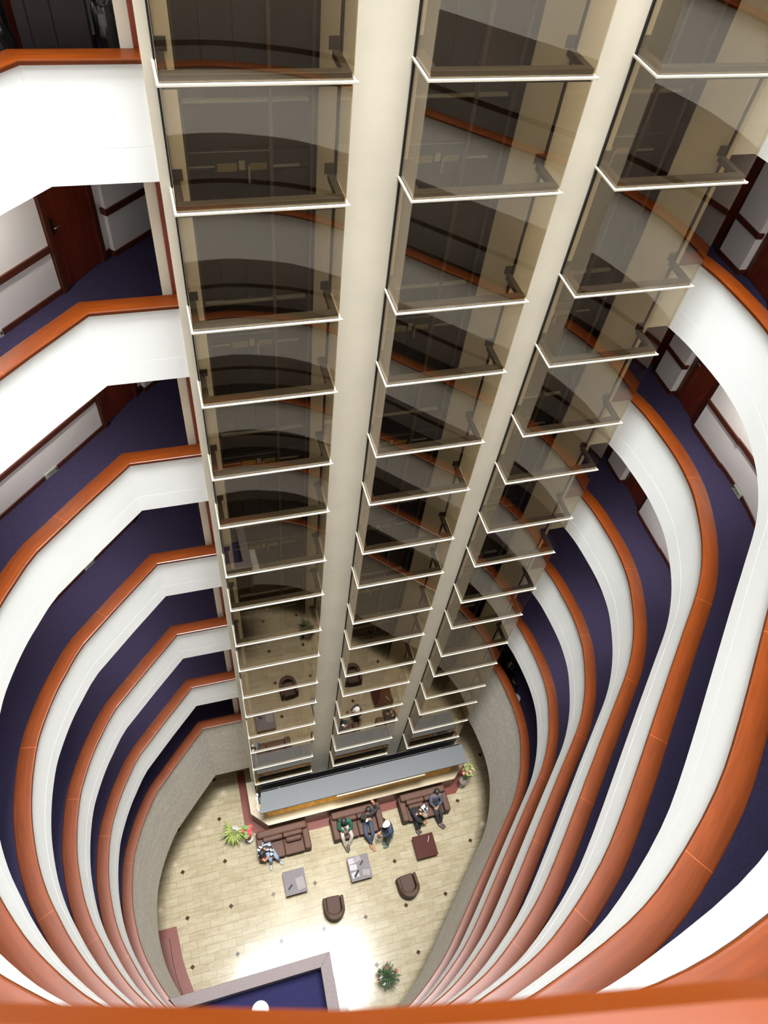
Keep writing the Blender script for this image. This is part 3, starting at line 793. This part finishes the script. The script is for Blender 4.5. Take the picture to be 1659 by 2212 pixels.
mb = MB(); br = MB(); st = MB()
for i in range(170):
    a = rnd.uniform(0, 2*PI); e = rnd.uniform(.05, 1.45); R = rnd.uniform(.16, .32)
    d = Vector((math.cos(a)*math.cos(e), math.sin(a)*math.cos(e), math.sin(e)))
    p = Vector((c[0], c[1], .55))+Vector((d.x*R, d.y*R, d.z*R*1.3))
    if i % 6 == 0: st.tube([(c[0], c[1], .4), p], .005, 4)
    (br if (i % 5 == 0 and e < .9) else mb).leafblade(p, (d.x, d.y, .1), rnd.uniform(.1, .17), .04, rnd.uniform(.2, .6), .7, 3)
part('stem', st, M['leaf_dark'], t); part('leaves', mb, M['leaf_dark'], t); part('red_leaves', br, mat('brown_red_leaf', (128, 58, 44), .5, .3), t)

# round white side table on the platform
c = (-.61, 1.09)
t = thing('side_table', 'round white table with two dark grooves on the navy platform carpet', 'side table', (*c, FL[0]))
part('tabletop', MB().lathe((c[0], c[1], FL[0]+.66), [(0, 0), (.2, 0), (.215, .015), (.2, .04), (0, .05)], 28), M['white'], t, smooth=True)
part('leg', MB().cyl(c, .03, FL[0]+.02, FL[0]+.66, 14), M['white'], t)
part('base', MB().lathe((c[0], c[1], FL[0]), [(.16, 0), (.16, .012), (.03, .03), (0, .03)], 24), M['white'], t)
part('groove', MB().box(c[0]-.02, c[0]-.012, c[1]-.1, c[1]+.19, FL[0]+.70, FL[0]+.714).box(c[0]+.03, c[0]+.038, c[1]-.1, c[1]+.19, FL[0]+.70, FL[0]+.714), M['signdark'], t)

# exit signs at floor level
def sign(P, Q, z, label, arrow_first):
    P = Vector(P); Q = Vector(Q); u = (Q-P).normalized(); c = (P+Q)/2; w = (Q-P).length
    inn = Vector((u.y, -u.x))
    if (Vector((3, 4))-c).dot(inn) < 0: inn = -inn
    c = c+inn*.025
    t = thing('exit_sign', label, 'exit sign', (c.x, c.y, z), 'floor-level exit signs')
    part('panel', MB().obox(c, u, w/2, .008, z+.0, z+.12), M['signface'], t, bevel=.002)
    mk = MB()
    f = c+inn*.010
    for i in range(5): mk.obox(f+u*(-w*.22+i*w*.11)*(1 if arrow_first else -1), u, w*.03, .002, z+.035, z+.085)
    part('lettering', mk, M['signmark'], t)
    part('pictogram', MB().obox(f-u*w*.40*(1 if arrow_first else -1), u, .016, .002, z+.04, z+.085), M['signdark'], t)
for k in (3, 4, 5):
    sign((-2.44, 9.46), (-2.64, 9.26), FL[k], 'pale exit sign low on the left corridor wall of the '+lvl(k), True)
sign((10.13, 6.63), (10.11, 6.34), FL[4], 'pale exit sign low on the right corridor wall of the '+lvl(4), True)

# added fill downlights, made up to brighten the corridor walls
for k in range(1, 8):
    zt = FL[k+1]-.3
    for x, y, tx, ty, w in ((-2.35, 8.75, -2.75, 9.2, 'left'), (9.45, 6.9, 10.1, 6.9, 'right')):
        t = thing('ceiling_light', 'added corridor fill light on the %s side of the %s' % (w, lvl(k)), 'ceiling light', (x, y, zt), 'added corridor fill lights')
        part('frame', MB().lathe((x, y, zt-.035), [(.09, .034), (.1, .004), (.075, 0), (.07, .03)], 20), M['white'], t, smooth=True)
        part('diffuser', MB().cyl((x, y), .07, zt-.018, zt-.002, 20), M['lamp'], t)
        ld = bpy.data.lights.new('corridor_fill', 'SPOT'); ld.energy = 230; ld.color = (1, .93, .86); ld.spot_size = 2.4; ld.spot_blend = 1; ld.shadow_soft_size = .07
        lo = bpy.data.objects.new('corridor_fill', ld); COL.objects.link(lo); lo.location = (x, y, zt-.05)
        lo.rotation_euler = Vector((tx-x, ty-y, -.75)).to_track_quat('-Z', 'Y').to_euler()
# things stored on the seventh gallery behind its rail
def crumple(name, c, r, seed, m, label, cat, group=None, strength=.3, freq=5):
    mb = MB().ball((0, 0, 0), r, 28, 20)
    vs = []
    for v in mb.v:
        q = Vector(v); n = q.normalized()
        d = noise.noise(q*freq+Vector((seed, 0, 0)))*strength*.5+abs(noise.noise(q*freq*2+Vector((0, seed, 0))))*strength*.4
        s = 1+d; z = q.z*s
        vs.append((q.x*s+c[0], q.y*s+c[1], max(z, -r[2]*.96)+c[2]))
    mb.v = vs
    o = mb.build(name, m, smooth=False); return tag(o, label, cat, group)
z = FL[6]
t = thing('wardrobe', 'dark brown panelled wardrobe standing behind the rail at the upper left', 'wardrobe', (-.72, 9.3, z))
part('carcass', MB().box(-1.08, -.37, 9.12, 9.55, z, z+2.1), M['wardrobe'], t, bevel=.006)
for a, b in ((-1.075, -.96), (-.95, -.72), (-.71, -.375)): part('panel', MB().box(a, b, 9.10, 9.12, z+.02, z+2.08), M['wardrobe'], t, bevel=.006)
crumple('garbage_bag', (-.21, 9.12, z+.74), (.13, .15, .74), 3.1, M['blacksheet'], 'tall crumpled black plastic bag between the wardrobe and the pier', 'garbage bag', 'black plastic bags', .35, 6)
crumple('garbage_bag', (-1.34, 9.14, z+.8), (.21, .2, .8), 8.3, M['blacksheet'], 'tall black plastic bag left of the wardrobe at the picture edge', 'garbage bag', 'black plastic bags', .3, 5)
# things stored on the lowest gallery, right-hand end
z = FL[0]
crumple('garbage_bag', (9.05, 8.55, z+.45), (.26, .34, .45), 5.5, M['blacksheet'], 'black plastic bag piled behind the lowest rail beside the lift tower', 'garbage bag', 'black plastic bags', .3, 4)
crumple('garbage_bag', (8.95, 7.95, z+.38), (.18, .28, .38), 1.7, M['blacksheet'], 'smaller black plastic bag behind the lowest rail', 'garbage bag', 'black plastic bags', .3, 4)
t = thing('folding_chair', 'pale canvas folding chair leaning among black bags on the lowest gallery', 'folding chair', (9.4, 8.6, z))
part('seat', MB().add([(9.36, 8.85, z+.5), (9.62, 8.8, z+.55), (9.55, 8.3, z+.9), (9.32, 8.35, z+.82), (9.36, 8.85, z+.48), (9.62, 8.8, z+.53), (9.55, 8.3, z+.88), (9.32, 8.35, z+.80)],
                      [(0, 1, 2, 3), (7, 6, 5, 4), (0, 4, 5, 1), (1, 5, 6, 2), (2, 6, 7, 3), (3, 7, 4, 0)]), M['palebeige'], t)
for q in ([(9.36, 8.9, z), (9.33, 8.33, z+.9)], [(9.62, 8.85, z), (9.56, 8.28, z+.95)], [(9.36, 8.2, z), (9.38, 8.8, z+.55)], [(9.6, 8.18, z), (9.62, 8.78, z+.58)]):
    part('leg', MB().tube(q, .013, 8), M['chrome'], t, smooth=True)
t = thing('bucket', 'blue plastic bucket with a white lid behind the lowest rail', 'bucket', (8.93, 7.45, z))
part('body', MB().lathe((8.93, 7.45, z), [(0, .002), (.12, .002), (.155, .34), (.145, .34), (.11, .02)], 24), M['blue'], t, smooth=True)
part('lid', MB().lathe((8.93, 7.45, z+.34), [(.16, 0), (.16, .02), (.1, .03), (0, .03)], 24), M['white'], t, smooth=True)

# ------------------------------------------------------------------ people
def skin_mesh(name, verts, edges, radii, m, parent, root=0, sub=2):
    me = bpy.data.meshes.new(name); me.from_pydata([tuple(v) for v in verts], edges, [])
    me.materials.append(m)
    o = bpy.data.objects.new(name, me); COL.objects.link(o)
    sk = o.modifiers.new('skin', 'SKIN'); sk.use_smooth_shade = True; sk.branch_smoothing = .6
    if not me.skin_vertices: 
        bpy.context.view_layer.objects.active = o
        me.attributes
    lay = me.skin_vertices[0] if len(me.skin_vertices) else None
    if lay:
        for i, r in enumerate(radii):
            lay.data[i].radius = (r, r) if not isinstance(r, tuple) else r
            lay.data[i].use_root = (i == root)
    sb = o.modifiers.new('sub', 'SUBSURF'); sb.levels = sub; sb.render_levels = sub
    # freeze
    dg = bpy.context.evaluated_depsgraph_get(); dg.update()
    ev = o.evaluated_get(dg); m2 = bpy.data.meshes.new_from_object(ev); 
    o.modifiers.clear(); o.data = m2; bpy.data.meshes.remove(me)
    if not m2.materials: m2.materials.append(m)
    m2.polygons.foreach_set('use_smooth', [True]*len(m2.polygons))
    if parent:
        o.parent = parent; o.matrix_parent_inverse = Matrix.Translation(parent.location).inverted()
    return o

def person(label, J, top, trousers, shoes, hair, sleeves=True, hat=None, s=1., longhair=False, coat=0.):
    """J: world joints. top/trousers/shoes/hair materials."""
    V = {k: Vector(v) for k, v in J.items()}
    base = (V['ankL']+V['ankR'])/2
    t = thing('person', label, 'person', (base.x, base.y, 0))
    fd = V['face'].normalized()
    ctr = (V['hipL']+V['hipR'])/2
    chest = V['chest']; neck = V['neck']; head = V['head']
    up = (head-neck).normalized()
    fd = (fd-up*fd.dot(up)).normalized(); sd = fd.cross(up).normalized()
    P = [ctr, ctr.lerp(chest, .5), chest, neck, head-up*.06, head+up*.02, head+up*.085]
    R = [(.125, .10), (.12, .09), (.14, .095), (.052, .052), (.068, .068), (.080, .088), (.05, .055)]
    E = [(0, 1), (1, 2), (2, 3), (3, 4), (4, 5), (5, 6)]
    def ad(p, r, prev):
        P.append(Vector(p)); R.append(r if isinstance(r, tuple) else (r, r)); E.append((prev, len(P)-1)); return len(P)-1
    ad(head+fd*.105-up*.015, .013, 5)                      # nose
    ad(head+sd*.092-up*.01, .014, 5); ad(head-sd*.092-up*.01, .014, 5)   # ears
    ad(head+fd*.075-up*.085, .03, 4)                        # chin
    for S in 'LR':
        a = ad(V['sh'+S], .058, 2); b = ad(V['sh'+S].lerp(V['el'+S], .5), .048, a); c_ = ad(V['el'+S], .040, b)
        d = ad(V['el'+S].lerp(V['ha'+S], .55), .036, c_); e = ad(V['ha'+S], .026, d)
        hd = (V['ha'+S]-V['el'+S]).normalized(); pm = V['ha'+S]+hd*.07; pi = ad(pm, (.038, .022), e)
        lat = hd.cross(Vector((0, 0, 1))); lat = lat.normalized() if lat.length > .1 else Vector((1, 0, 0))
        nrm = lat.cross(hd).normalized()
        for f, (o_, ln) in enumerate(((-.030, .062), (-.010, .075), (.010, .072), (.030, .058))):
            q = ad(pm+hd*.035+lat*o_, .0095, pi); q2 = ad(pm+hd*(.035+ln*.6)+lat*o_*1.1-nrm*.012, .0085, q); ad(pm+hd*(.035+ln)+lat*o_*1.1-nrm*.035, .007, q2)
        q = ad(V['ha'+S]+hd*.04+lat*.045, .011, pi); ad(V['ha'+S]+hd*.085+lat*.062-nrm*.01, .009, q)
        h = ad(V['hip'+S], .085, 0); k_ = ad(V['hip'+S].lerp(V['kn'+S], .5), .075, h); k2 = ad(V['kn'+S], .055, k_)
        k3 = ad(V['kn'+S].lerp(V['ank'+S], .35), .052, k2); k4 = ad(V['ank'+S], .032, k3)
        ad(V['ank'+S]+(V['toe'+S]-V['ank'+S])*.9+Vector((0, 0, .0)), (.022, .018), k4)
    skin_mesh('body', P, E, R, M['skin'], t)
    # top
    P = [ctr.lerp(chest, .05)+Vector((0, 0, 0)), ctr.lerp(chest, .5), chest, chest.lerp(neck, .75)]; R = [(.175, .15), (.175, .145), (.19, .15), (.085, .08)]; E = [(0, 1), (1, 2), (2, 3)]
    for S in 'LR':
        a = ad(V['sh'+S], .095, 2); b = ad(V['sh'+S].lerp(V['el'+S], .5), .08, a); c_ = ad(V['el'+S], .068, b)
        if sleeves: d = ad(V['el'+S].lerp(V['ha'+S], .55), .050, c_); ad(V['el'+S].lerp(V['ha'+S], .95), .040, d)
    if coat:
        ad(ctr-Vector((0, 0, coat)), (.17, .15), 0)
    skin_mesh('jacket', P, E, R, top, t)
    P = [ctr+Vector((0, 0, .02))]; R = [(.15, .12)]; E = []
    for S in 'LR':
        h = ad(V['hip'+S], .105, 0); k_ = ad(V['hip'+S].lerp(V['kn'+S], .5), .092, h); k2 = ad(V['kn'+S], .073, k_)
        k3 = ad(V['kn'+S].lerp(V['ank'+S], .4), .066, k2); ad(V['kn'+S].lerp(V['ank'+S], .93), .056, k3)
    skin_mesh('trousers', P, E, R, trousers, t)
    for S in 'LR':
        an = V['ank'+S]; to = V['toe'+S]; d = (to-an); d.z = 0; d.normalize()
        zf = min(an.z, to.z)
        P = [an+Vector((0, 0, -.02))-d*.04, an+d*.05+Vector((0, 0, -.03)), to-d*.03, to+d*.02]; R = [(.060, .055), (.058, .05), (.056, .042), (.04, .03)]; E = [(0, 1), (1, 2), (2, 3)]
        skin_mesh('shoe', P, E, R, shoes, t)
    # hair cap and face
    hb = MB()
    B = Matrix((sd, fd, up)).transposed()
    src = MB().ball((0, 0, 0), (.097, .112, .115), 20, 14)
    keep = []
    vs = [B @ (Vector(v)+Vector((0, -.012, .02)))+head for v in src.v]
    for f in src.f:
        cz = sum(src.v[i][2] for i in f)/len(f); cy = sum(src.v[i][1] for i in f)/len(f)
        if cz > .035 or cy < -.02 and cz > (-.12 if longhair else -.055): keep.append(f)
    hb.add(vs, keep)
    ho = part('hair', hb, hair, t, smooth=True)
    so = ho.modifiers.new('solid', 'SOLIDIFY'); so.thickness = .012; so.offset = 1
    for q in (-1, 1): part('eye', MB().ball(head+fd*.083+sd*q*.032+up*.012, .011, 8, 6), M['signdark'], t, smooth=True)
    mo = MB().ball(head+fd*.09-up*.058, (.024, .012, .007), 8, 6)
    part('mouth', mo, M['bract'], t, smooth=True)
    if hat:
        hm = MB(); src = MB().ball((0, 0, 0), (.115, .125, .12), 22, 14); vs = [B @ (Vector(v)+Vector((0, 0, .03)))+head for v in src.v]
        hm.add(vs, [f for f in src.f if sum(src.v[i][2] for i in f)/len(f) > .0])
        brim = [B @ Vector((.10*math.cos(a), .06+.13*max(0, math.sin(a)), .035))+head for a in [PI*i/12 for i in range(13)]]
        hm.add(brim+[b-up*.008 for b in brim], [tuple(range(13)), tuple(range(13, 26))[::-1]])
        o = part('cap', hm, hat, t, smooth=True); so = o.modifiers.new('solid', 'SOLIDIFY'); so.thickness = .008; so.offset = 1
    return t

def lobby(x, y, z): return (x, y, z)
# 1 seated at the left sofa, black-and-white top, jeans, bending towards the sofa arm
person('person in a black-and-white top and light blue jeans bending forward on the left sofa', dict(
    hipL=(.34, 6.20, .53), hipR=(.16, 6.22, .53), chest=(.21, 6.08, .86), neck=(.15, 5.98, 1.0), head=(.07, 5.90, 1.08), face=(-.4, -.7, -.6),
    shL=(.37, 6.06, .93), shR=(.03, 6.11, .90), elL=(.44, 5.90, .72), elR=(-.06, 5.95, .70), haL=(.26, 5.80, .66), haR=(.04, 5.82, .68),
    knL=(.55, 5.74, .52), knR=(.32, 5.72, .52), ankL=(.62, 5.68, .09), ankR=(.31, 5.66, .09), toeL=(.75, 5.56, .035), toeR=(.27, 5.48, .035)),
    M['c_check'], M['c_jeans'], M['shoe_grey'], M['hair'], longhair=True)
# 2 green top, beige trousers, middle sofa left seat
person('person in a dark green top and beige trousers on the middle sofa, hands in lap', dict(
    hipL=(3.22, 6.26, .53), hipR=(3.04, 6.27, .53), chest=(3.13, 6.28, .92), neck=(3.12, 6.26, 1.08), head=(3.09, 6.22, 1.20), face=(0, -1, -.5),
    shL=(3.31, 6.27, 1.0), shR=(2.94, 6.30, 1.0), elL=(3.37, 6.08, .78), elR=(2.90, 6.10, .78), haL=(3.20, 5.96, .66), haR=(3.07, 5.97, .66),
    knL=(3.34, 5.80, .53), knR=(2.99, 5.84, .53), ankL=(3.17, 5.60, .10), ankR=(3.06, 5.56, .10), toeL=(3.14, 5.42, .035), toeR=(3.13, 5.38, .035)),
    M['c_green'], M['c_beige'], M['shoe_dark'], M['hair'])
# 3 black jacket, dark jeans, arm raised
person('person in a black jacket and dark jeans on the middle sofa with one arm raised', dict(
    hipL=(4.10, 6.22, .53), hipR=(3.92, 6.22, .53), chest=(4.02, 6.30, .92), neck=(4.03, 6.34, 1.08), head=(4.04, 6.38, 1.21), face=(-.2, -.8, .5),
    shL=(4.20, 6.31, 1.0), shR=(3.84, 6.31, 1.0), elL=(4.40, 6.40, 1.05), elR=(3.78, 6.20, .98), haL=(4.30, 6.55, 1.22), haR=(3.93, 6.12, 1.12),
    knL=(4.10, 5.68, .54), knR=(3.84, 5.70, .56), ankL=(3.98, 5.46, .14), ankR=(4.04, 5.40, .12), toeL=(4.0, 5.28, .05), toeR=(4.08, 5.18, .04)),
    M['c_black'], M['c_darkjeans'], M['shoe_tan'], M['hair'])
# 4 standing, navy coat, white cap
person('person standing in a navy coat, olive trousers and white cap beside the middle sofa', dict(
    hipL=(4.62, 5.44, .88), hipR=(4.62, 5.60, .88), chest=(4.66, 5.60, 1.24), neck=(4.61, 5.64, 1.42), head=(4.54, 5.67, 1.54), face=(-1, -.1, -.5),
    shL=(4.62, 5.42, 1.33), shR=(4.64, 5.80, 1.33), elL=(4.50, 5.40, 1.06), elR=(4.52, 5.74, 1.06), haL=(4.34, 5.45, .98), haR=(4.32, 5.60, 1.0),
    knL=(4.59, 5.38, .48), knR=(4.58, 5.50, .48), ankL=(4.60, 5.25, .09), ankR=(4.60, 5.37, .09), toeL=(4.43, 5.22, .035), toeR=(4.42, 5.34, .035)),
    M['c_navy'], M['c_olive'], M['c_olive'], M['hair'], hat=M['c_white'], coat=.14)
# 5 black coat bending forward
person('person in a long black coat with pale hair bending forward on the right sofa', dict(
    hipL=(5.90, 6.14, .53), hipR=(5.72, 6.14, .53), chest=(5.82, 5.96, .86), neck=(5.96, 5.84, .96), head=(6.05, 5.76, 1.02), face=(.6, -.5, -.6),
    shL=(6.0, 6.0, .92), shR=(5.72, 5.84, .90), elL=(6.12, 5.86, .72), elR=(5.84, 5.66, .70), haL=(6.14, 5.70, .60), haR=(6.02, 5.62, .60),
    knL=(5.98, 5.70, .52), knR=(5.80, 5.66, .52), ankL=(5.90, 5.52, .09), ankR=(5.80, 5.50, .09), toeL=(5.94, 5.38, .035), toeR=(5.86, 5.34, .035)),
    M['c_black'], M['c_black'], M['shoe_dark'], M['hairgrey'], longhair=True, coat=.02)
# 6 grey hoodie, black trousers
person('person in a grey hooded top and black trousers leaning back on the right sofa', dict(
    hipL=(6.76, 6.26, .53), hipR=(6.58, 6.26, .53), chest=(6.68, 6.34, .92), neck=(6.70, 6.38, 1.08), head=(6.71, 6.40, 1.21), face=(-.1, -1, -.2),
    shL=(6.86, 6.34, 1.0), shR=(6.50, 6.34, 1.0), elL=(6.90, 6.16, .78), elR=(6.46, 6.16, .78), haL=(6.74, 6.02, .68), haR=(6.58, 6.02, .68),
    knL=(6.80, 5.78, .53), knR=(6.62, 5.78, .53), ankL=(6.78, 5.52, .10), ankR=(6.70, 5.50, .10), toeL=(6.90, 5.36, .035), toeR=(6.84, 5.32, .035)),
    M['c_grey'], M['c_black'], M['shoe_dark'], M['hair'])
# hand-held and lap things
flat('mobile_phone', (3.14, 5.90), .2, .07, .035, .70, .71, M['blackplastic'], 'black phone in the hands of the person in green', 'phone')
flat('mobile_phone', (3.90, 6.04), .5, .05, .03, 1.20, 1.21, M['c_white'], 'pale phone held up by the person in the black jacket', 'phone')
crumple('shoulder_bag', (6.20, 6.10, .56), (.15, .14, .11), 2.2, M['c_check'], 'black-and-white patterned bag on the right sofa between its two people', 'bag', None, .15, 4)
crumple('handbag', (4.24, 5.48, .90), (.07, .08, .09), 4.2, M['shoe_dark'], 'small dark brown bag held by the person in the white cap', 'bag', None, .12, 4)

# ------------------------------------------------------------------ light
w = bpy.data.worlds.new('World'); SC.world = w; w.use_nodes = True
bg = w.node_tree.nodes['Background']; bg.inputs[0].default_value = (.95, .97, 1.0, 1); bg.inputs[1].default_value = .2
ld = bpy.data.lights.new('skylight', 'AREA'); ld.shape = 'RECTANGLE'; ld.size = 11.0; ld.size_y = 8.2; ld.energy = 2300; ld.color = (.93, .97, 1.0); ld.spread = math.radians(112)
lo = bpy.data.objects.new('skylight', ld); COL.objects.link(lo); lo.location = (2.6, 4.2, 38)
# the sky seen straight up through the glazed roof, far above the galleries
ld = bpy.data.lights.new('zenith_sky', 'AREA'); ld.shape = 'RECTANGLE'; ld.size = 13; ld.size_y = 10; ld.energy = 9200; ld.color = (.93, .97, 1.0); ld.spread = math.radians(44)
lo = bpy.data.objects.new('zenith_sky', ld); COL.objects.link(lo); lo.location = (2.6, 4.2, 66)

# ------------------------------------------------------------------ camera
cam = bpy.data.cameras.new('Camera'); co = bpy.data.objects.new('Camera', cam); COL.objects.link(co)
Rm = Matrix(((0.9614171, 0.1566402, -0.2261437), (-0.2592159, 0.7910858, -0.5540671), (0.0921099, 0.5913097, 0.8011671)))
co.matrix_world = Matrix.Translation((0, 0, CZ)) @ Rm.to_4x4()
cam.sensor_fit = 'AUTO'; cam.sensor_width = 36; cam.lens = 1550.24/2212*36
cam.shift_x = (829.5-811.74)/2212; cam.shift_y = (1135.5-1106)/2212
cam.clip_start = .03; cam.clip_end = 200
cam.dof.use_dof = True; cam.dof.focus_distance = 16; cam.dof.aperture_fstop = 11
SC.camera = co
SC.view_settings.view_transform = 'Standard'; SC.view_settings.look = 'None'; SC.view_settings.gamma = 1
SC.view_settings.use_curve_mapping = False
SC.view_settings.exposure = -0.1
SC.cycles.max_bounces = 14; SC.cycles.diffuse_bounces = 9; SC.cycles.glossy_bounces = 5; SC.cycles.transparent_max_bounces = 16
SC.cycles.caustics_reflective = False; SC.cycles.caustics_refractive = False
